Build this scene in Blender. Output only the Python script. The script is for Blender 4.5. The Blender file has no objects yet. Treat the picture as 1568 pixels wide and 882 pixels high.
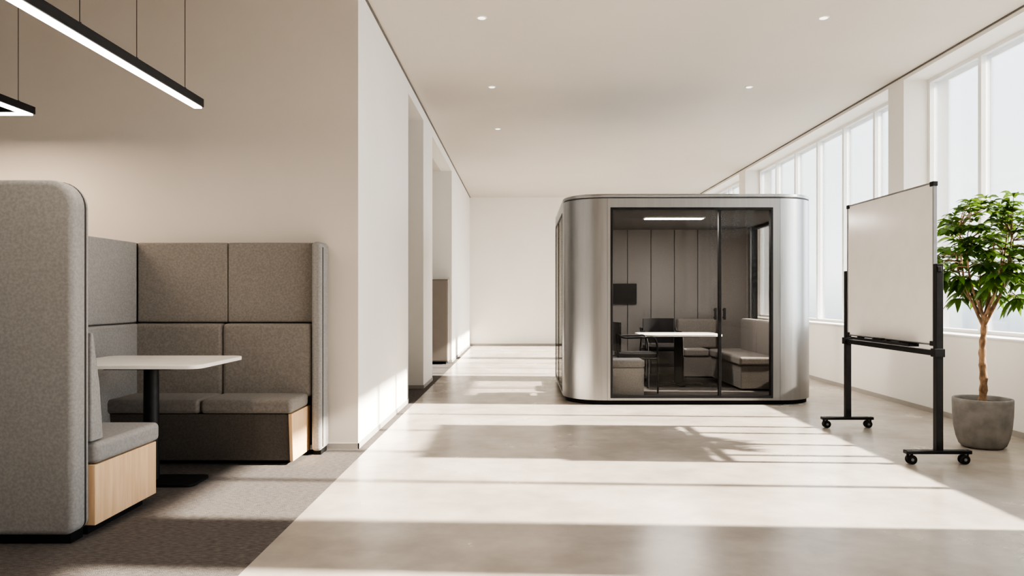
import bpy, bmesh, math, random
from mathutils import Vector, Matrix
random.seed(7)
scene = bpy.context.scene
COL = scene.collection
H = 3.67

# ------------------------------------------------------------ materials
def newmat(name):
    m = bpy.data.materials.new(name); m.use_nodes = True
    nt = m.node_tree; nt.nodes.clear()
    out = nt.nodes.new('ShaderNodeOutputMaterial')
    b = nt.nodes.new('ShaderNodeBsdfPrincipled')
    nt.links.new(b.outputs[0], out.inputs[0])
    return m, nt, b, out

def mat(name, c1, c2=None, scale=5.0, stretch=(1,1,1), rough=0.6, metal=0.0, bump=0.0, bscale=None,
        detail=4.0, spec=0.5, lo=0.35, hi=0.65, rough2=None, bdist=0.002, sheen=0.0):
    m, nt, b, out = newmat(name)
    N = nt.nodes.new; L = nt.links.new
    b.inputs['Roughness'].default_value = rough
    b.inputs['Metallic'].default_value = metal
    b.inputs['Specular IOR Level'].default_value = spec
    b.inputs['Sheen Weight'].default_value = sheen
    b.inputs['Base Color'].default_value = (*c1, 1)
    tc = N('ShaderNodeTexCoord'); mp = N('ShaderNodeMapping')
    mp.inputs['Scale'].default_value = stretch
    L(tc.outputs['Object'], mp.inputs[0])
    if c2 is None: c2 = tuple(x*0.96 for x in c1)
    nz = N('ShaderNodeTexNoise'); nz.inputs['Scale'].default_value = scale; nz.inputs['Detail'].default_value = detail
    L(mp.outputs[0], nz.inputs['Vector'])
    cr = N('ShaderNodeValToRGB')
    cr.color_ramp.elements[0].position = lo; cr.color_ramp.elements[0].color = (*c1, 1)
    cr.color_ramp.elements[1].position = hi; cr.color_ramp.elements[1].color = (*c2, 1)
    L(nz.outputs[0], cr.inputs[0]); L(cr.outputs[0], b.inputs['Base Color'])
    if rough2 is not None:
        mr = N('ShaderNodeMapRange'); mr.inputs['To Min'].default_value = rough; mr.inputs['To Max'].default_value = rough2
        L(nz.outputs[0], mr.inputs[0]); L(mr.outputs[0], b.inputs['Roughness'])
    if bump > 0:
        n2 = N('ShaderNodeTexNoise'); n2.inputs['Scale'].default_value = bscale or scale; n2.inputs['Detail'].default_value = 3
        L(mp.outputs[0], n2.inputs['Vector'])
        bp = N('ShaderNodeBump'); bp.inputs['Strength'].default_value = bump; bp.inputs['Distance'].default_value = bdist
        L(n2.outputs[0], bp.inputs['Height']); L(bp.outputs[0], b.inputs['Normal'])
    return m

def emat(name, col, s):
    m, nt, b, out = newmat(name)
    b.inputs['Base Color'].default_value = (*col, 1)
    b.inputs['Emission Color'].default_value = (*col, 1); b.inputs['Emission Strength'].default_value = s
    return m

def glassmat(name, tint, refl_min, refl_max, gcol=.9):
    m, nt, b, out = newmat(name); nt.nodes.remove(b)
    N = nt.nodes.new; L = nt.links.new
    tr = N('ShaderNodeBsdfTransparent'); tr.inputs[0].default_value = (*tint, 1)
    gl = N('ShaderNodeBsdfGlossy'); gl.inputs['Roughness'].default_value = 0.02; gl.inputs[0].default_value = (gcol,gcol,gcol,1)
    lw = N('ShaderNodeFresnel'); lw.inputs[0].default_value = 1.45
    mr = N('ShaderNodeMapRange'); mr.inputs['To Min'].default_value = refl_min; mr.inputs['To Max'].default_value = refl_max
    L(lw.outputs[0], mr.inputs[0])
    mx = N('ShaderNodeMixShader'); L(mr.outputs[0], mx.inputs[0]); L(tr.outputs[0], mx.inputs[1]); L(gl.outputs[0], mx.inputs[2])
    L(mx.outputs[0], out.inputs[0])
    return m

M = {}
M['wall']   = mat('painted_plaster_white', (.81,.785,.75), (.795,.77,.735), scale=2, rough=.75, bump=.05, bscale=120)
M['taupe']  = mat('painted_plaster_taupe', (.63,.58,.525), (.615,.565,.51), scale=2, rough=.8, bump=.05, bscale=120)
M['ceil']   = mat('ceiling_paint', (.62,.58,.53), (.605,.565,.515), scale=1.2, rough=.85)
M['white']  = mat('white_frame_paint', (.84,.84,.83), rough=.45)
M['base']   = mat('baseboard_grey', (.38,.355,.33), rough=.6)
M['cab']    = mat('cabinet_taupe_laminate', (.27,.24,.215), rough=.6)
M['darkgap']= mat('shadow_gap_metal', (.16,.145,.13), rough=.7)
M['felt']   = mat('felt_grey', (.26,.252,.248), (.32,.31,.305), scale=75, rough=.95, bump=.5, bscale=300, detail=6, spec=.1, bdist=.002, sheen=.1)
M['felt2']  = mat('felt_brown_grey', (.205,.188,.173), (.255,.235,.218), scale=75, rough=.95, bump=.5, bscale=300, detail=6, spec=.1, bdist=.002, sheen=.1)
M['felt3']  = mat('felt_taupe_dark', (.11,.098,.089), (.135,.121,.11), scale=75, rough=.95, bump=.4, bscale=300, detail=6, spec=.1, bdist=.002)
M['felt4']  = mat('felt_pod_lining', (.22,.205,.195), (.25,.234,.223), scale=75, rough=.95, bump=.3, bscale=300, detail=6, spec=.1, bdist=.002)
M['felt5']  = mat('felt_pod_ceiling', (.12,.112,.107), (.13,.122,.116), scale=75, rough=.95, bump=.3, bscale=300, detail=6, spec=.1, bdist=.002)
M['podrug'] = mat('pod_carpet_dark', (.055,.05,.048), (.09,.083,.078), scale=90, rough=1, bump=.4, bscale=200, spec=.1)
M['seam']   = mat('seam_piping_dark', (.06,.055,.05), rough=.9)
M['wood']   = mat('pale_oak', (.64,.43,.25), (.78,.56,.36), scale=9, stretch=(4,4,.35), rough=.5, detail=8, lo=.3, hi=.7, bump=.08, bscale=30)
M['black']  = mat('black_powder_coat', (.012,.012,.014), (.016,.016,.018), scale=20, rough=.5, spec=.3)
M['plinth'] = mat('plinth_black', (.012,.012,.012), rough=.8, spec=.2)
M['tabtop'] = mat('table_laminate_white', (.82,.79,.75), rough=.35)
M['metal']  = mat('brushed_silver', (.36,.36,.365), (.385,.385,.39), scale=30, stretch=(1,1,.04), rough=.30, metal=.92, rough2=.38)
M['metal2'] = mat('silver_seam', (.10,.10,.105), rough=.5, metal=.5)
M['rubber'] = mat('caster_rubber', (.012,.012,.012), rough=.6, spec=.3)
M['alu']    = mat('aluminium_trim', (.30,.30,.31), rough=.35, metal=.8)
M['board']  = mat('whiteboard_enamel', (.84,.83,.83), rough=.22)
M['screen'] = mat('screen_black', (.006,.006,.007), rough=.3, spec=.3)
M['conc']   = mat('concrete_planter', (.19,.18,.175), (.27,.26,.25), scale=9, rough=.8, bump=.3, bscale=40, detail=8, bdist=.004)
M['soil']   = mat('soil', (.04,.028,.02), (.09,.06,.04), scale=60, rough=1, bump=1, bscale=80, bdist=.01)
M['bark']   = mat('bark', (.15,.09,.05), (.34,.22,.135), scale=30, stretch=(1,1,.5), rough=.9, bump=1, bscale=60, detail=8, bdist=.006)
M['led']    = emat('led_diffuser_warm', (1,.93,.83), 8)
M['led2']   = emat('downlight_lens', (1,.95,.88), 1.3)
M['led3']   = emat('pod_led', (1,.97,.92), 8)
M['glass']  = glassmat('window_glass', (.97,.985,.99), 0.0, .8)
M['pglass'] = glassmat('pod_glass', (.97,.965,.96), 0.0, .6, .6)

def leafmat():
    m, nt, b, out = newmat('leaf_green')
    N = nt.nodes.new; L = nt.links.new
    tc = N('ShaderNodeTexCoord'); nz = N('ShaderNodeTexNoise'); nz.inputs['Scale'].default_value = 14
    L(tc.outputs['Object'], nz.inputs['Vector'])
    cr = N('ShaderNodeValToRGB'); cr.color_ramp.elements[0].position=.35; cr.color_ramp.elements[1].position=.65
    cr.color_ramp.elements[0].color=(.02,.055,.010,1); cr.color_ramp.elements[1].color=(.06,.13,.022,1)
    L(nz.outputs[0], cr.inputs[0]); L(cr.outputs[0], b.inputs['Base Color'])
    b.inputs['Roughness'].default_value=.35
    tl = N('ShaderNodeBsdfTranslucent'); tl.inputs[0].default_value=(.22,.36,.05,1)
    mx = N('ShaderNodeMixShader'); mx.inputs[0].default_value=.22
    L(b.outputs[0], mx.inputs[1]); L(tl.outputs[0], mx.inputs[2]); L(mx.outputs[0], out.inputs[0])
    return m
M['leaf'] = leafmat()

def floormat():
    m, nt, b, out = newmat('polished_concrete')
    N = nt.nodes.new; L = nt.links.new
    tc = N('ShaderNodeTexCoord')
    n1 = N('ShaderNodeTexNoise'); n1.inputs['Scale'].default_value=1.3; n1.inputs['Detail'].default_value=6; n1.inputs['Roughness'].default_value=.58
    n2 = N('ShaderNodeTexNoise'); n2.inputs['Scale'].default_value=6; n2.inputs['Detail'].default_value=5
    L(tc.outputs['Object'], n1.inputs['Vector']); L(tc.outputs['Object'], n2.inputs['Vector'])
    ad = N('ShaderNodeMath'); ad.operation='ADD'; L(n1.outputs[0], ad.inputs[0])
    ml = N('ShaderNodeMath'); ml.operation='MULTIPLY'; ml.inputs[1].default_value=.3; L(n2.outputs[0], ml.inputs[0]); L(ml.outputs[0], ad.inputs[1])
    cr = N('ShaderNodeValToRGB'); cr.color_ramp.elements[0].position=.46; cr.color_ramp.elements[1].position=.82
    cr.color_ramp.elements[0].color=(.385,.343,.303,1); cr.color_ramp.elements[1].color=(.56,.51,.46,1)
    L(ad.outputs[0], cr.inputs[0]); L(cr.outputs[0], b.inputs['Base Color'])
    mr = N('ShaderNodeMapRange'); mr.inputs['To Min'].default_value=.20; mr.inputs['To Max'].default_value=.32
    L(n1.outputs[0], mr.inputs[0]); L(mr.outputs[0], b.inputs['Roughness'])
    return m
M['floor'] = floormat()

def carpetmat():
    m, nt, b, out = newmat('loop_carpet')
    N = nt.nodes.new; L = nt.links.new
    tc = N('ShaderNodeTexCoord')
    mp = N('ShaderNodeMapping'); mp.inputs['Scale'].default_value=(28,85,1); L(tc.outputs['Object'], mp.inputs[0])
    n1 = N('ShaderNodeTexNoise'); n1.inputs['Scale'].default_value=1; n1.inputs['Detail'].default_value=5; L(mp.outputs[0], n1.inputs['Vector'])
    cr = N('ShaderNodeValToRGB'); cr.color_ramp.elements[0].position=.30; cr.color_ramp.elements[1].position=.72
    cr.color_ramp.elements[0].color=(.105,.094,.09,1); cr.color_ramp.elements[1].color=(.19,.173,.165,1)
    L(n1.outputs[0], cr.inputs[0]); L(cr.outputs[0], b.inputs['Base Color'])
    b.inputs['Roughness'].default_value=1; b.inputs['Specular IOR Level'].default_value=.1
    n2 = N('ShaderNodeTexNoise'); n2.inputs['Scale'].default_value=220; L(tc.outputs['Object'], n2.inputs['Vector'])
    bp = N('ShaderNodeBump'); bp.inputs['Strength'].default_value=.7; bp.inputs['Distance'].default_value=.006
    L(n2.outputs[0], bp.inputs['Height']); L(bp.outputs[0], b.inputs['Normal'])
    return m
M['carpet'] = carpetmat()

# ------------------------------------------------------------ geometry helpers
def rrect(a0,a1,b0,b1,r,seg=8,rs=None):
    rs = rs or (r,r,r,r)   # corners: (a1,b1),(a0,b1),(a0,b0),(a1,b0)
    pts=[]
    cs=[(a1,b1,0),(a0,b1,90),(a0,b0,180),(a1,b0,270)]
    sg=[(-1,-1),(1,-1),(1,1),(-1,1)]
    for (ca,cb,st),(sa,sb),rr in zip(cs,sg,rs):
        if rr<=1e-5: pts.append((ca,cb)); continue
        for i in range(seg+1):
            t=math.radians(st+90*i/seg)
            pts.append((ca+sa*rr+rr*math.cos(t), cb+sb*rr+rr*math.sin(t)))
    return pts

class P:
    def __init__(s): s.bm=bmesh.new(); s.mats=[]
    def mi(s,k):
        if k not in s.mats: s.mats.append(k)
        return s.mats.index(k)
    def prism(s,pts,axis,h0,h1,k):
        mi=s.mi(k)
        def v(a,b,h):
            return (a,b,h) if axis=='z' else ((a,h,b) if axis=='y' else (h,a,b))
        A=[s.bm.verts.new(v(a,b,h0)) for a,b in pts]; B=[s.bm.verts.new(v(a,b,h1)) for a,b in pts]
        n=len(pts); fs=[]
        fs.append(s.bm.faces.new(A)); fs.append(s.bm.faces.new(B[::-1]))
        for i in range(n): fs.append(s.bm.faces.new((A[i],B[i],B[(i+1)%n],A[(i+1)%n])))
        for f in fs: f.material_index=mi
        return s
    def box(s,x0,x1,y0,y1,z0,z1,k):
        return s.prism([(x0,y0),(x1,y0),(x1,y1),(x0,y1)],'z',z0,z1,k)
    def tube(s,path,radii,k,seg=10,cap=True,closed=False):
        mi=s.mi(k); path=[Vector(p) for p in path]; n=len(path)
        if not hasattr(radii,'__len__'): radii=[radii]*n
        rings=[]; ref=None
        for i,p in enumerate(path):
            if closed: d=path[(i+1)%n]-path[i-1]
            else: d=path[min(i+1,n-1)]-path[max(i-1,0)]
            d.normalize()
            if ref is None:
                ref=Vector((0,0,1)) if abs(d.z)<.9 else Vector((1,0,0))
            u=(ref-d*ref.dot(d)).normalized(); ref=u; w=d.cross(u)
            rings.append([s.bm.verts.new(p+(u*math.cos(2*math.pi*j/seg)+w*math.sin(2*math.pi*j/seg))*radii[i]) for j in range(seg)])
        m=n if closed else n-1
        for i in range(m):
            a=rings[i]; b=rings[(i+1)%n]
            for j in range(seg):
                f=s.bm.faces.new((a[j],a[(j+1)%seg],b[(j+1)%seg],b[j])); f.material_index=mi
        if cap and not closed:
            for r in (rings[0],rings[-1]):
                f=s.bm.faces.new(r); f.material_index=mi
        return s
    def lathe(s,prof,cx,cy,k,seg=48):
        mi=s.mi(k); rings=[]
        for r,z in prof:
            rings.append([s.bm.verts.new((cx+r*math.cos(2*math.pi*j/seg),cy+r*math.sin(2*math.pi*j/seg),z)) for j in range(seg)])
        for i in range(len(rings)-1):
            for j in range(seg):
                f=s.bm.faces.new((rings[i][j],rings[i][(j+1)%seg],rings[i+1][(j+1)%seg],rings[i+1][j])); f.material_index=mi
        for r in (rings[0],rings[-1]):
            f=s.bm.faces.new(r); f.material_index=mi
        return s
    def done(s,name,parent=None,bevel=0,seg=3,angle=40):
        bmesh.ops.recalc_face_normals(s.bm,faces=s.bm.faces)
        me=bpy.data.meshes.new(name); s.bm.to_mesh(me); s.bm.free()
        for k in s.mats: me.materials.append(M[k])
        for p in me.polygons: p.use_smooth=True
        me.set_sharp_from_angle(angle=math.radians(angle))
        ob=bpy.data.objects.new(name,me); COL.objects.link(ob)
        if bevel>0:
            for e in me.edges: e.use_edge_sharp=False
            md=ob.modifiers.new('bevel','BEVEL'); md.width=bevel; md.segments=seg; md.limit_method='ANGLE'
            md.angle_limit=math.radians(angle); md.harden_normals=True
        if parent:
            ob.parent=parent; ob.matrix_parent_inverse=Matrix.Translation(-parent.location)
        return ob
def empty(name,loc):
    e=bpy.data.objects.new(name,None); e.empty_display_size=.1; e.location=loc; COL.objects.link(e); return e
def arealight(name,parent,loc,sx,sy,power,col,up=False):
    l=bpy.data.lights.new(name,'AREA'); l.shape='RECTANGLE'; l.size=sx; l.size_y=sy; l.energy=power; l.color=col
    o=bpy.data.objects.new(name,l); COL.objects.link(o); o.location=loc
    if up: o.rotation_euler=(math.pi,0,0)
    o.parent=parent; o.matrix_parent_inverse=Matrix.Translation(-parent.location)
def smooth_path(pts,n=8):
    pts=[Vector(p) for p in pts]; out=[]
    for i in range(len(pts)-1):
        p0=pts[max(i-1,0)];p1=pts[i];p2=pts[i+1];p3=pts[min(i+2,len(pts)-1)]
        for k in range(n):
            t=k/n
            out.append(.5*((2*p1)+(-p0+p2)*t+(2*p0-5*p1+4*p2-p3)*t*t+(-p0+3*p1-3*p2+p3)*t**3))
    out.append(pts[-1]); return out

# ------------------------------------------------------------ room shell
XL=-1.30; YW=5.85; YB=18.3; XR=4.25; YF=-3.0; XLL=-6.0
P().box(-1.225,XR,YF,YB,-.1,0,'floor').done('floor')
P().box(XLL,-1.225,YF,YB,-.1,.0,'carpet').done('floor_carpet')
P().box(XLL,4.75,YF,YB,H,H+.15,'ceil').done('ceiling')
P().box(XLL-.15,4.75,YB,YB+.15,0,H,'wall').done('wall_back')
P().box(XLL-.15,4.75,YF-.15,YF,0,H,'wall').done('wall_front')
P().box(XLL-.15,XLL,YF,YB,0,H,'taupe').done('wall_left')
P().box(XLL,XL-.2,YW,YW+.2,0,H,'taupe').box(XL-.2,XL,YW,YW+.002,0,H,'taupe').done('wall_lounge')
w=P()
w.box(XL-.2,XL,YW+.002,8.41,0,H,'wall')
w.box(-3.4,XL,9.7,10.66,0,3.52,'wall')
w.box(-3.4,XL,13.6,YB,0,3.52,'wall')
w.box(XL-.2,XL,8.41,YB,3.52,H,'wall')
w.box(-3.6,-3.4,YW+.2,YB,0,H,'wall')
w.done('wall_corridor')
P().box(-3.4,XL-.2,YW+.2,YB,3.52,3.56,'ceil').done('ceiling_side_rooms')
P().box(XLL,XL+.008,YW-.008,YW,0,.045,'base').done('baseboard_lounge')
b=P(); b.box(XL,XL+.008,YW-.008,8.41,0,.045,'base'); b.box(XL,XL+.008,9.7,10.66,0,.045,'base'); b.box(XL,XL+.008,13.6,YB,0,.045,'base')
b.box(-3.4,XL+.008,9.692,9.7,0,.045,'base')
b.done('baseboard_corridor')
P().box(XL+.012,XR,YB-.012,YB,0,.05,'base').done('baseboard_back')
P().box(XR-.012,XR,YF,YB-.012,0,.05,'base').done('baseboard_right')
P().box(XL,XL+.015,YW,YB,H-.014,H-.001,'darkgap').done('trim_1')
P().box(XR-.015,XR,YF,YB,H-.012,H-.001,'darkgap').done('trim_2')

GT=3.62
bays=[(-2.6,3.0),(3.67,8.24),(8.59,14.1),(14.5,17.9)]
r=P()
r.box(XR,4.75,YF,YB,0,.82,'wall'); r.box(XR,4.75,YF,YB,GT,H,'wall')
edges=[YF]+[v for bb in bays for v in bb]+[YB]
for i in range(0,len(edges),2):
    r.box(XR,4.75,edges[i],edges[i+1],.82,GT,'wall')
r.done('wall_right')
for i,(a,c) in enumerate(bays):
    e=empty('window_%d'%(i+1),(4.57,(a+c)/2,.82))
    f=P(); x0,x1=4.52,4.62
    f.box(x0,x1,a,c,.82,.87,'white'); f.box(x0,x1,a,c,GT-.04,GT,'white')
    f.box(x0,x1,a,a+.04,.87,GT-.04,'white'); f.box(x0,x1,c-.04,c,.87,GT-.04,'white')
    if i==1: ms=[4.55,5.47,6.39,7.31]
    else:
        n=max(2,round((c-a)/.92)); ms=[a+(c-a)*k/n for k in range(1,n)]
    for m_ in ms: f.box(x0,x1,m_-.026,m_+.026,.87,GT-.04,'white')
    f.done('frame',e)
    P().box(XR-.02,x0,a,c,.82,.835,'white').done('sill',e)
    P().box(4.565,4.573,a+.04,c-.04,.87,GT-.04,'glass').done('glass',e)

# ------------------------------------------------------------ downlights
for X in (-.36,2.66):
    for Y in (4.37,6.53,8.68):
        p=P(); p.lathe([(.040,H-.006),(.048,H-.002),(.048,H)],X,Y,'white',24); p.lathe([(.034,H-.008),(.034,H-.005)],X,Y,'led2',24)
        p.done('recessed_downlight')
p=P(); p.lathe([(.040,H-.006),(.048,H-.002),(.048,H)],-.36,10.84,'white',24); p.lathe([(.034,H-.008),(.034,H-.005)],-.36,10.84,'led2',24)
p.done('recessed_downlight')

# ------------------------------------------------------------ pendants
def wire(p,x,y,z):
    p.tube([(x,y,z),(x,y,H-.01)],.0022,'black',6)
    p.tube([(x,y,H-.02),(x,y,H)],.02,'black',12)
    p.tube([(x,y,z),(x,y,z+.02)],.008,'black',8)
e=empty('linear_pendant_light',(-2.15,3.65,2.45))
p=P(); p.box(-2.185,-2.115,2.3,4.91,2.46,2.515,'black'); p.done('housing',e,.003)
p=P(); p.box(-2.175,-2.125,2.31,4.90,2.45,2.46,'led'); p.done('diffuser',e)
arealight('lamp_down',e,(-2.15,3.6,2.445),.05,2.5,12,(1,.86,.70))
p=P()
for y in (2.5,3.59,4.12,4.71): wire(p,-2.15,y,2.515)
p.done('suspension_wires',e)
e=empty('rectangular_pendant_light',(-3.9,4.4,2.45))
p=P()
x0,x1,y0,y1=-4.6,-3.36,3.7,5.1
for (a,b_,c,d) in ((x0,x1,y0,y0+.07),(x0,x1,y1-.07,y1),(x0,x0+.07,y0+.07,y1-.07),(x1-.07,x1,y0+.07,y1-.07)):
    p.box(a,b_,c,d,2.46,2.51,'black')
p.done('housing',e)
p=P()
for (a,b_,c,d) in ((x0+.01,x1-.01,y0+.01,y0+.06),(x0+.01,x1-.01,y1-.06,y1-.01),(x0+.01,x0+.06,y0+.06,y1-.06),(x1-.06,x1-.01,y0+.06,y1-.06)):
    p.box(a,b_,c,d,2.45,2.46,'led')
p.done('diffuser',e)
arealight('lamp_down',e,(-3.98,5.065,2.445),1.1,.05,26,(1,.80,.60))
p=P()
for x,y in ((x0+.05,y0+.05),(x1-.05,y0+.05),(x0+.05,y1-.05),(x1-.05,y1-.1)): wire(p,x,y,2.51)
p.done('suspension_wires',e)

# ------------------------------------------------------------ lounge booth
e=empty('high_back_booth_seating',(-2.5,4.7,0))
XE=-2.17
out=rrect(-3.07,XE,.045,1.77,.1,8,rs=(.13,.13,.03,.05))
P().prism(out,'y',3.57,3.715,'felt').done('near_back_panel',e,.035,5,50)
ring=rrect(-3.07+.004,XE-.0,.045,1.765,.1,8,rs=(.13,.13,.03,.05))
P().tube([(a,3.668,b_) for a,b_ in [(x+(.0015 if x>-2.6 else -.0015),z+.0015) for x,z in ring]],.005,'seam',6,closed=True).done('near_panel_piping',e)
P().box(-3.03,XE-.03,3.60,3.70,0,.05,'plinth').done('near_panel_plinth',e)
P().box(-2.96,XE+.02,3.72,4.34,.05,.355,'wood').done('near_bench_end_panel',e,.004)
P().box(-2.93,XE-.03,3.74,4.28,0,.05,'plinth').done('near_bench_plinth',e)
P().box(-2.96,XE+.03,3.725,4.37,.357,.465,'felt').done('near_seat_cushion',e,.03,5)
P().prism([(3.722,.47),(3.83,.47),(3.80,.75),(3.74,1.02),(3.722,1.02)],'x',-2.96,XE-.0,'felt').done('near_back_cushion',e,.02,4)
P().box(-3.06,-2.985,3.72,5.80,.05,1.62,'felt3').done('side_frame_panel',e,.02)
p=P(); p.box(-2.99,-2.965,3.86,4.78,1.005,1.62,'felt'); p.box(-2.99,-2.965,4.785,5.69,1.005,1.62,'felt'); p.done('side_upper_pads',e,.012)
p=P(); p.box(-2.99,-2.93,3.86,4.78,.2,.998,'felt'); p.box(-2.99,-2.93,4.785,5.66,.2,.998,'felt'); p.done('side_lower_pads',e,.02)
P().box(-2.99,-1.60,5.745,5.815,.05,1.615,'felt3').done('rear_frame_panel',e,.015)
p=P(); p.box(-2.965,-2.272,5.69,5.75,1.005,1.62,'felt2'); p.box(-2.268,-1.60,5.69,5.75,1.005,1.62,'felt2'); p.done('rear_upper_pads',e,.014)
p=P(); p.box(-2.965,-2.287,5.62,5.75,.44,.998,'felt2'); p.box(-2.283,-1.61,5.62,5.75,.44,.998,'felt2'); p.done('rear_lower_pads',e,.03,4)
P().prism(rrect(-1.60,-1.525,.03,1.62,.03,6),'y',5.60,5.825,'felt').done('end_wing_panel',e,.025,4,50)
P().box(-1.59,-1.535,5.63,5.80,0,.035,'plinth').done('wing_plinth',e)
P().tube([(-1.523,5.64,.06),(-1.523,5.64,1.58)],.004,'seam',6).done('wing_piping',e)
P().prism([(5.29,.03),(5.68,.03),(5.68,.37),(5.25,.37)],'x',-2.96,-1.662,'felt3').done('rear_bench_base',e,.006)
P().prism([(5.275,.028),(5.70,.028),(5.70,.372),(5.24,.372)],'x',-1.66,-1.635,'wood').done('rear_bench_end_panel',e,.003)
P().box(-2.9,-1.69,5.34,5.7,0,.03,'plinth').done('rear_bench_plinth',e)
p=P(); p.box(-2.96,-2.285,5.22,5.64,.374,.472,'felt2'); p.box(-2.28,-1.63,5.22,5.64,.374,.472,'felt2'); p.done('rear_seat_cushions',e,.03,5)

# table
e=empty('booth_table',(-2.41,4.83,0))
P().prism(rrect(-2.88,-1.95,4.45,5.20,.08,10),'z',.765,.79,'tabtop').done('tabletop',e,.004,3,50)
p=P(); p.lathe([(.05,.02),(.045,.74),(.045,.75)],-2.41,4.80,'black',32)
p.box(-2.62,-2.2,4.62,5.0,.745,.765,'black')
p.done('column',e)
p=P(); p.prism(rrect(-2.75,-2.08,4.66,4.94,.05,6),'z',0,.018,'black'); p.done('foot_plate',e,.004)

# ------------------------------------------------------------ meeting pod
PX0,PX1,PY0,PY1,PR=.475,3.34,8.23,11.1,.47
e=empty('meeting_pod',((PX0+PX1)/2,(PY0+PY1)/2,0))
T=.09
GX0,GX1,GZ0,GZ1=.98,2.79,.075,2.20
def ringcorner(p,cx,cy,a0,z0,z1,k,ro=PR,ri=PR-T,seg=16):
    pts=[(cx+ro*math.cos(math.radians(a0+90*i/seg)),cy+ro*math.sin(math.radians(a0+90*i/seg))) for i in range(seg+1)]
    pts+=[(cx+ri*math.cos(math.radians(a0+90*i/seg)),cy+ri*math.sin(math.radians(a0+90*i/seg))) for i in range(seg,-1,-1)]
    p.prism(pts,'z',z0,z1,k)
cx0,cx1,cy0,cy1=PX0+PR,PX1-PR,PY0+PR,PY1-PR
ZB,ZT=.05,2.30
g=.003
p=P()
ringcorner(p,cx0,cy0,180,ZB,ZT,'metal'); ringcorner(p,cx1,cy0,270,ZB,ZT,'metal')
ringcorner(p,cx1,cy1,0,ZB,ZT,'metal'); ringcorner(p,cx0,cy1,90,ZB,ZT,'metal')
p.done('corner_shells',e,angle=30)
p=P()
p.box(cx0+g,GX0,PY0,PY0+T,ZB,ZT,'metal'); p.box(GX1,cx1-g,PY0,PY0+T,ZB,ZT,'metal')
p.box(GX0,GX1,PY0,PY0+T,GZ1,ZT,'metal'); p.box(GX0,GX1,PY0,PY0+T,ZB,GZ0,'metal')
p.box(cx0+g,cx1-g,PY1-T,PY1,ZB,ZT,'metal')
SY0,SY1=8.82,10.55
for xa,xb in ((PX0,PX0+T),(PX1-T,PX1)):
    p.box(xa,xb,cy0+g,SY0,ZB,ZT,'metal'); p.box(xa,xb,SY1,cy1-g,ZB,ZT,'metal')
    p.box(xa,xb,SY0,SY1,GZ1,ZT,'metal'); p.box(xa,xb,SY0,SY1,ZB,GZ0,'metal')
p.done('flat_shells',e)
p=P()
for xx in (cx0,cx1): p.box(xx-g,xx+g,PY0+.004,PY0+.03,ZB,ZT,'metal2')
p.done('panel_joints',e)
P().prism(rrect(PX0+.03,PX1-.03,PY0+.03,PY1-.03,PR-.03,16),'z',0,.05,'plinth').done('base_plinth',e)
P().prism(rrect(PX0+.015,PX1-.015,PY0+.015,PY1-.015,PR-.015,16),'z',ZT,ZT+.012,'metal2').done('roof_groove',e)
P().prism(rrect(PX0,PX1,PY0,PY1,PR,16),'z',ZT+.012,2.352,'metal').done('roof_cap',e,.012,3,60)
def frame_y(p,x0,x1,y0,y1,z0,z1,t):
    p.box(x0,x1,y0,y1,z1-t,z1,'black'); p.box(x0,x1,y0,y1,z0,z0+t,'black')
    p.box(x0,x0+t,y0,y1,z0+t,z1-t,'black'); p.box(x1-t,x1,y0,y1,z0+t,z1-t,'black')
p=P(); frame_y(p,GX0,GX1,PY0-.006,PY0+.06,GZ0,GZ1,.026); p.box(2.185,2.215,PY0-.004,PY0+.05,GZ0+.026,GZ1-.026,'black')
p.done('front_door_frame',e,.002)
p=P()
for xa,xb in ((PX0-.004,PX0+.06),(PX1-.06,PX1+.004)):
    t=.035
    p.box(xa,xb,SY0,SY1,GZ1-t,GZ1,'black'); p.box(xa,xb,SY0,SY1,GZ0,GZ0+t,'black')
    for yy in (SY0,SY1-t,(SY0+SY1)/2): p.box(xa,xb,yy,yy+t,GZ0+t,GZ1-t,'black')
p.done('side_window_frames',e)
p=P(); p.box(GX0+.02,GX1-.02,PY0+.02,PY0+.03,GZ0+.02,GZ1-.02,'pglass')
p.box(PX0+.0,PX0+.008,SY0+.02,SY1-.02,GZ0+.02,GZ1-.02,'pglass'); p.box(PX1-.008,PX1,SY0+.02,SY1-.02,GZ0+.02,GZ1-.02,'pglass')
p.done('glazing',e)
p=P()
for xx in (2.14,2.24):
    p.box(xx-.014,xx+.014,PY0-.045,PY0-.03,.95,1.08,'black'); 
    for zz in (.965,1.05): p.box(xx-.008,xx+.008,PY0-.03,PY0+.02,zz,zz+.015,'black')
p.done('door_handles',e,.002)
p=P()
ix0,ix1,iy0,iy1=PX0+T,PX1-T,PY0+T,PY1-T
n=6; xs=[ix0+.3+(ix1-ix0-.6)*k/n for k in range(n+1)]
p.box(xs[0],xs[-1],iy1-.012,iy1,.06,2.2,'seam')
for k in range(n): p.box(xs[k]+.005,xs[k+1]-.005,iy1-.035,iy1-.012,.06,2.2,'felt4')
for (ca,cb,a0) in ((cx1,cy1,0),(cx0,cy1,90),(cx0,cy0,180),(cx1,cy0,270)):
    ringcorner(p,ca,cb,a0,.055,2.2,'felt4',PR-T-.001,PR-T-.03,10)
p.done('acoustic_lining',e,angle=30)
P().prism(rrect(ix0,ix1,iy0,iy1,PR-T,12),'z',.05,.06,'podrug').done('pod_floor_carpet',e)
P().prism(rrect(ix0,ix1,iy0,iy1,PR-T,12),'z',2.2,2.295,'felt5').done('pod_ceiling',e)
p=P(); p.box(1.52,2.28,9.2,9.36,2.185,2.2,'white'); p.box(1.54,2.26,9.215,9.345,2.178,2.186,'led3'); p.done('pod_ceiling_light',e)
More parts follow.
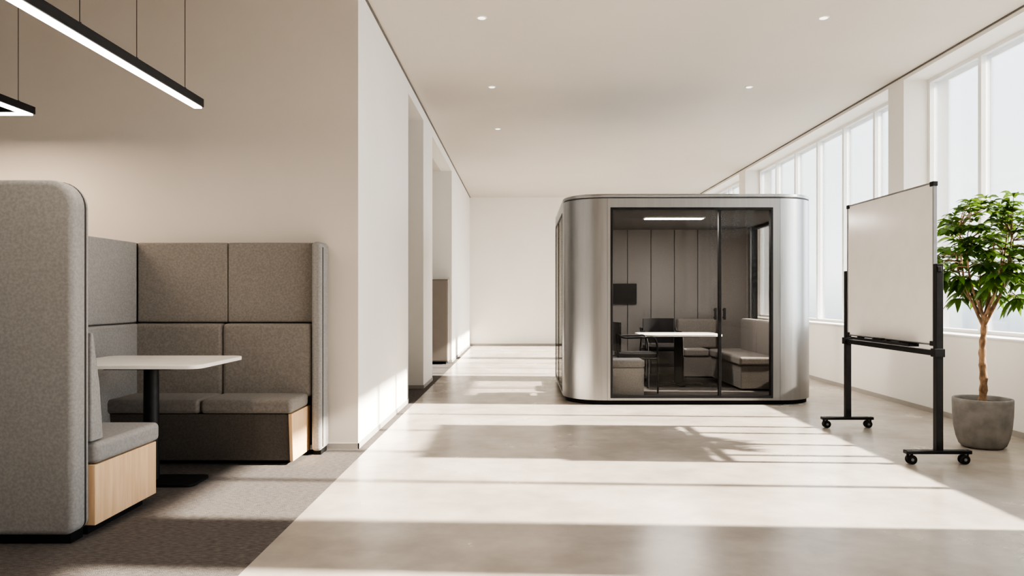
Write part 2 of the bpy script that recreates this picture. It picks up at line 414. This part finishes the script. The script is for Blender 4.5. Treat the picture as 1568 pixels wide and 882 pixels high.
arealight('pod_lamp',e,(1.9,9.28,2.172),.7,.12,33,(1,.94,.87))

e=empty('wall_screen',(1.42,10.95,1.1))
P().box(1.15,1.69,10.93,10.955,1.10,1.40,'screen').done('panel',e,.004)
P().box(1.3,1.5,10.955,10.975,1.15,1.35,'black').done('bracket',e)
e=empty('meeting_table',(2.03,9.65,.06))
P().prism(rrect(1.50,2.55,9.31,9.99,.14,10),'z',.70,.725,'tabtop').done('tabletop',e,.004,3,50)
p=P(); p.box(1.985,2.075,9.61,9.69,.075,.69,'black'); p.box(1.8,2.26,9.45,9.85,.688,.70,'black'); p.box(1.72,2.34,9.61,9.69,.06,.08,'black'); p.box(1.99,2.07,9.38,9.92,.06,.08,'black')
p.done('pedestal',e,.006)
e=empty('corner_sofa',(2.9,9.9,.06))
p=P(); p.box(2.66,3.2,9.0,10.56,.08,.36,'felt2'); p.box(2.27,2.85,10.40,10.90,.08,.36,'felt2'); p.done('sofa_base',e,.01)
p=P(); p.box(2.64,3.16,8.99,9.75,.362,.47,'felt2'); p.box(2.64,3.16,9.755,10.50,.362,.47,'felt2'); p.box(2.27,2.63,10.38,10.86,.362,.47,'felt2'); p.done('seat_cushions',e,.03,4)
p=P(); p.box(3.08,3.22,9.0,9.75,.45,.90,'felt2'); p.box(3.08,3.22,9.755,10.45,.45,.90,'felt2'); p.box(2.27,2.85,10.83,10.95,.45,.88,'felt2'); p.done('back_cushions',e,.03,4)
p=P(); p.box(2.72,3.15,9.06,10.5,.06,.085,'plinth'); p.box(2.32,2.8,10.45,10.85,.06,.085,'plinth'); p.done('sofa_plinth',e)
e=empty('upholstered_ottoman',(1.18,8.51,.06))
P().prism(rrect(.97,1.38,8.345,8.675,.06,8),'z',.08,.40,'felt').done('ottoman_base',e,.01,3,50)
P().prism(rrect(.965,1.385,8.34,8.68,.06,8),'z',.402,.49,'felt').done('ottoman_cushion',e,.025,4,50)
P().box(1.02,1.33,8.4,8.63,.06,.085,'plinth').done('ottoman_plinth',e)

def chair(cx,cy,rot,z0=.06):
    e=empty('meeting_chair',(cx,cy,z0))
    def fin(p,n,bv=0,sg=3):
        R=Matrix.Translation((cx,cy,z0))@Matrix.Rotation(rot,4,'Z')
        bmesh.ops.transform(p.bm,matrix=R,verts=p.bm.verts); return p.done(n,e,bv,sg,50)
    p=P(); p.prism(rrect(-.23,.23,-.22,.24,.06,6),'z',.42,.47,'black'); fin(p,'seat',.012)
    p=P()
    pts=[]
    for i in range(9):
        a=-1+2*i/8; pts.append((a*.22,-.25+.04*a*a))
    pts+=[(a,b_-.025) for a,b_ in pts[::-1]]
    p.prism(pts,'z',.49,.84,'black'); fin(p,'backrest',.006)
    p=P()
    for sx in (-1,1):
        x=sx*.25
        p.tube(smooth_path([(x,.22,0),(x,.22,.40),(x,.19,.64),(x,.05,.66),(x,-.18,.66),(x,-.25,.70)],6),.012,'black',8)
        p.tube([(x,-.26,0),(x,-.25,.42),(x*.88,-.27,.70)],.012,'black',8)
        p.tube([(x,.22,.41),(x,-.25,.41)],.010,'black',8)
    p.tube([(-.25,.15,.41),(.25,.15,.41)],.010,'black',8); p.tube([(-.25,-.2,.41),(.25,-.2,.41)],.010,'black',8)
    fin(p,'frame')
chair(1.37,9.0,-math.pi/2+.06)
chair(1.93,10.28,math.pi)

# ------------------------------------------------------------ whiteboard
e=empty('mobile_whiteboard',(2.99,6.05,0))
BX=2.985; y0,y1,z0,z1=5.345,6.77,.85,2.035
P().box(BX-.008,BX+.010,y0+.012,y1-.012,z0+.012,z1-.012,'board').done('writing_surface',e)
p=P(); t=.012
for (a,b_,c,d) in ((y0,y1,z0,z0+t),(y0,y1,z1-t,z1),(y0,y0+t,z0+t,z1-t),(y1-t,y1,z0+t,z1-t)):
    p.box(BX-.014,BX+.014,a,b_,c,d,'alu')
p.done('board_frame',e,.002)
p=P()
for a in (y0,y1):
    for c in (z0,z1):
        sa=1 if a==y0 else -1; sc=1 if c==z0 else -1
        p.box(BX-.018,BX+.018,min(a-.004*sa,a+.045*sa),max(a-.004*sa,a+.045*sa),min(c-.004*sc,c+.03*sc),max(c-.004*sc,c+.03*sc),'black')
p.done('corner_caps',e,.003)
p=P()
for yy in (y0-.028,y1+.028):
    p.box(BX-.02,BX+.03,yy-.024,yy+.024,.085,1.44,'black')
    p.box(BX-.235,BX+.235,yy-.028,yy+.028,.075,.10,'black')
    p.box(BX-.015,BX+.015,yy-.03,yy+.03,1.38,1.42,'black')
    for zz in (.80,):
        p.box(BX-.035,BX+.04,yy-.03,yy+.03,zz-.03,zz+.03,'black')
p.box(BX-.012,BX+.022,y0,y1,.775,.815,'black')
p.done('stand_frame',e,.004)
p=P()
p.box(BX-.075,BX-.014,y0+.22,y1-.22,z0-.022,z0-.014,'black'); p.box(BX-.078,BX-.072,y0+.22,y1-.22,z0-.022,z0,'black')
p.box(BX-.02,BX+.0,y0+.22,y1-.22,z0-.022,z0+.004,'black')
p.done('pen_tray',e)
p=P()
for ya,k in ((5.75,'black'),(5.95,'black'),(6.2,'alu')):
    p.tube([(BX-.05,ya,z0-.004),(BX-.05,ya+.13,z0-.004)],.009,k,10)
p.box(BX-.068,BX-.035,6.02,6.15,z0-.013,z0+.015,'black')
p.done('markers_and_eraser',e)
p=P()
for yy in (y0-.028,y1+.028):
    for s in (-1,1):
        x=BX+s*.2
        p.tube([(x,yy,.10),(x,yy,.055)],.010,'alu',10)
        p.tube([(x-.01*s,yy-.022,.034),(x-.01*s,yy-.007,.034)],.034,'rubber',20)
        p.tube([(x-.01*s,yy+.007,.034),(x-.01*s,yy+.022,.034)],.034,'rubber',20)
        p.tube([(x-.01*s,yy-.025,.034),(x-.01*s,yy+.025,.034)],.011,'alu',12)
        p.box(x-.022,x+.022,yy-.006,yy+.006,.03,.072,'black')
p.done('casters',e)

# ------------------------------------------------------------ plant
e=empty('potted_tree',(3.69,5.93,0))
cx,cy=3.69,5.93
prof=[(.12,0),(.145,.004),(.168,.025),(.188,.08),(.203,.16),(.212,.26),(.215,.36),(.215,.385),(.210,.392),(.200,.392),(.195,.385),(.193,.345)]
P().lathe(prof,cx,cy,'conc',64).done('planter',e,angle=60)
P().lathe([(.192,.335),(.192,.352),(.10,.360),(.02,.364)],cx,cy,'soil',40).done('soil',e)
p=P()
path=[];rad=[]
for i in range(46):
    t=i/45; z=.34+t*.72
    path.append((cx+.006*math.sin(t*9)+.01*t,cy+.006*math.cos(t*9),z))
    rad.append(.031-.009*t+.003*math.sin(t*47)+random.uniform(-.0015,.0015))
p.tube(path,rad,'bark',14)
top=Vector((cx+.01,cy,1.04))
CC=Vector((cx+.03,cy,1.61)); 
nodes=[]
for i in range(9):
    a=i*2.4+.3; rr=random.uniform(.14,.30); zz=random.uniform(1.35,1.78)
    endp=Vector((CC.x+rr*math.cos(a),CC.y+rr*math.sin(a),zz))
    st=Vector(top)+Vector((0,0,random.uniform(-.10,.02)))
    mid=st.lerp(endp,.5)+Vector((math.cos(a)*.05,math.sin(a)*.05,-.02))
    sp=smooth_path([st,mid,endp],7)
    p.tube(sp,[.013-.008*k/(len(sp)-1) for k in range(len(sp))],'bark',7)
    nodes+=sp[5:]
lf=P(); li=lf.mi('leaf')
def leaf(base,d,L_,W):
    d=d.normalized(); side=d.cross(Vector((0,0,1)))
    if side.length<.1: side=Vector((1,0,0))
    side.normalize(); side=(side+Vector((0,0,random.uniform(-.5,.5)))).normalized(); up=side.cross(d)
    prev=None
    for t,w_ in ((0,.06),(.18,.5),(.42,1),(.68,.85),(.88,.4),(1,.02)):
        c=base+d*(L_*t)-Vector((0,0,1))*(L_*.55*t*t)
        a=lf.bm.verts.new(c+side*W*w_*.5+up*W*.16*w_); m_=lf.bm.verts.new(c); b_=lf.bm.verts.new(c-side*W*w_*.5+up*W*.16*w_)
        if prev:
            for q in ((prev[0],a,m_,prev[1]),(prev[1],m_,b_,prev[2])):
                f=lf.bm.faces.new(q); f.material_index=li
        prev=(a,m_,b_)
for i in range(185):
    while True:
        v=Vector((random.uniform(-1,1),random.uniform(-1,1),random.uniform(-1,1)))
        if .4<v.length<1: break
    if v.z<-.55 and math.hypot(v.x,v.y)<.35: v.x*=2; v.y*=2
    tw=.42*(1.0 if v.z<.2 else 1.0-.3*(v.z-.2))
    c=CC+Vector((v.x*tw,v.y*tw,v.z*.46))
    nn=min(nodes,key=lambda q:(q-c).length)
    p.tube([nn,nn.lerp(c,.5)+Vector((0,0,.02)),c],[.004,.003,.0025],'bark',5)
    outd=(c-(CC-Vector((0,0,.15)))).normalized()
    k=random.randint(6,8); ph=random.uniform(0,6.28)
    for j in range(k):
        a=ph+2*math.pi*j/k
        d=Vector((math.cos(a),math.sin(a),random.uniform(-.1,.5)))+outd*.6
        leaf(c,d,random.uniform(.09,.155),random.uniform(.038,.06))
p.done('trunk_and_branches',e,angle=180)
lf.done('foliage',e,angle=180)

# ------------------------------------------------------------ cabinet in corridor recess
e=empty('storage_cabinet',(-1.6,13.4,0))
p=P(); p.box(-2.3,-1.33,13.2,13.585,.05,1.52,'cab'); p.done('carcass',e,.004)
p=P(); p.box(-2.29,-1.82,13.18,13.2,.07,1.50,'cab'); p.box(-1.81,-1.34,13.18,13.2,.07,1.50,'cab'); p.done('doors',e,.003)
p=P(); p.box(-2.26,-1.37,13.24,13.55,0,.05,'plinth'); p.done('plinth',e)
p=P(); p.box(-1.86,-1.845,13.155,13.18,.8,.95,'black'); p.box(-1.785,-1.77,13.155,13.18,.8,.95,'black'); p.done('handles',e)

# ------------------------------------------------------------ light
w=bpy.data.worlds.new('World'); scene.world=w; w.use_nodes=True
nt=w.node_tree; bg=nt.nodes['Background']; bg.inputs[1].default_value=4.8
tc=nt.nodes.new('ShaderNodeTexCoord'); sp=nt.nodes.new('ShaderNodeSeparateXYZ'); cr=nt.nodes.new('ShaderNodeValToRGB')
nt.links.new(tc.outputs['Generated'],sp.inputs[0])
mr=nt.nodes.new('ShaderNodeMapRange'); mr.inputs['From Min'].default_value=-1; mr.inputs['From Max'].default_value=1
nt.links.new(sp.outputs[2],mr.inputs[0]); nt.links.new(mr.outputs[0],cr.inputs[0]); nt.links.new(cr.outputs[0],bg.inputs[0])
el=cr.color_ramp.elements
el[0].position=.0; el[0].color=(.28,.28,.28,1)
el[1].position=1; el[1].color=(.20,.26,.34,1)
x=el.new(.485); x.color=(.52,.56,.60,1)
x=el.new(.515); x.color=(.95,.97,.98,1)
x=el.new(.66); x.color=(.86,.93,.99,1)
x=el.new(.78); x.color=(.34,.41,.50,1)
sd=bpy.data.lights.new('Sun','SUN'); sd.energy=24; sd.angle=math.radians(1.0); sd.color=(1,.885,.75)
so=bpy.data.objects.new('Sun',sd); so.rotation_euler=Vector((-1,.05,-.54)).to_track_quat('-Z','Y').to_euler(); so.location=(20,5,12); COL.objects.link(so)

# ------------------------------------------------------------ camera
cd=bpy.data.cameras.new('Camera'); cd.sensor_width=36; cd.lens=1132/1568*36
cd.shift_x=-16/1568; cd.shift_y=14/1568
cam=bpy.data.objects.new('Camera',cd); cam.location=(0,0,1.2); cam.rotation_euler=(math.radians(90),0,0); COL.objects.link(cam)
scene.camera=cam
scene.view_settings.view_transform='AgX'
scene.view_settings.look='AgX - High Contrast'
scene.view_settings.exposure=0.08
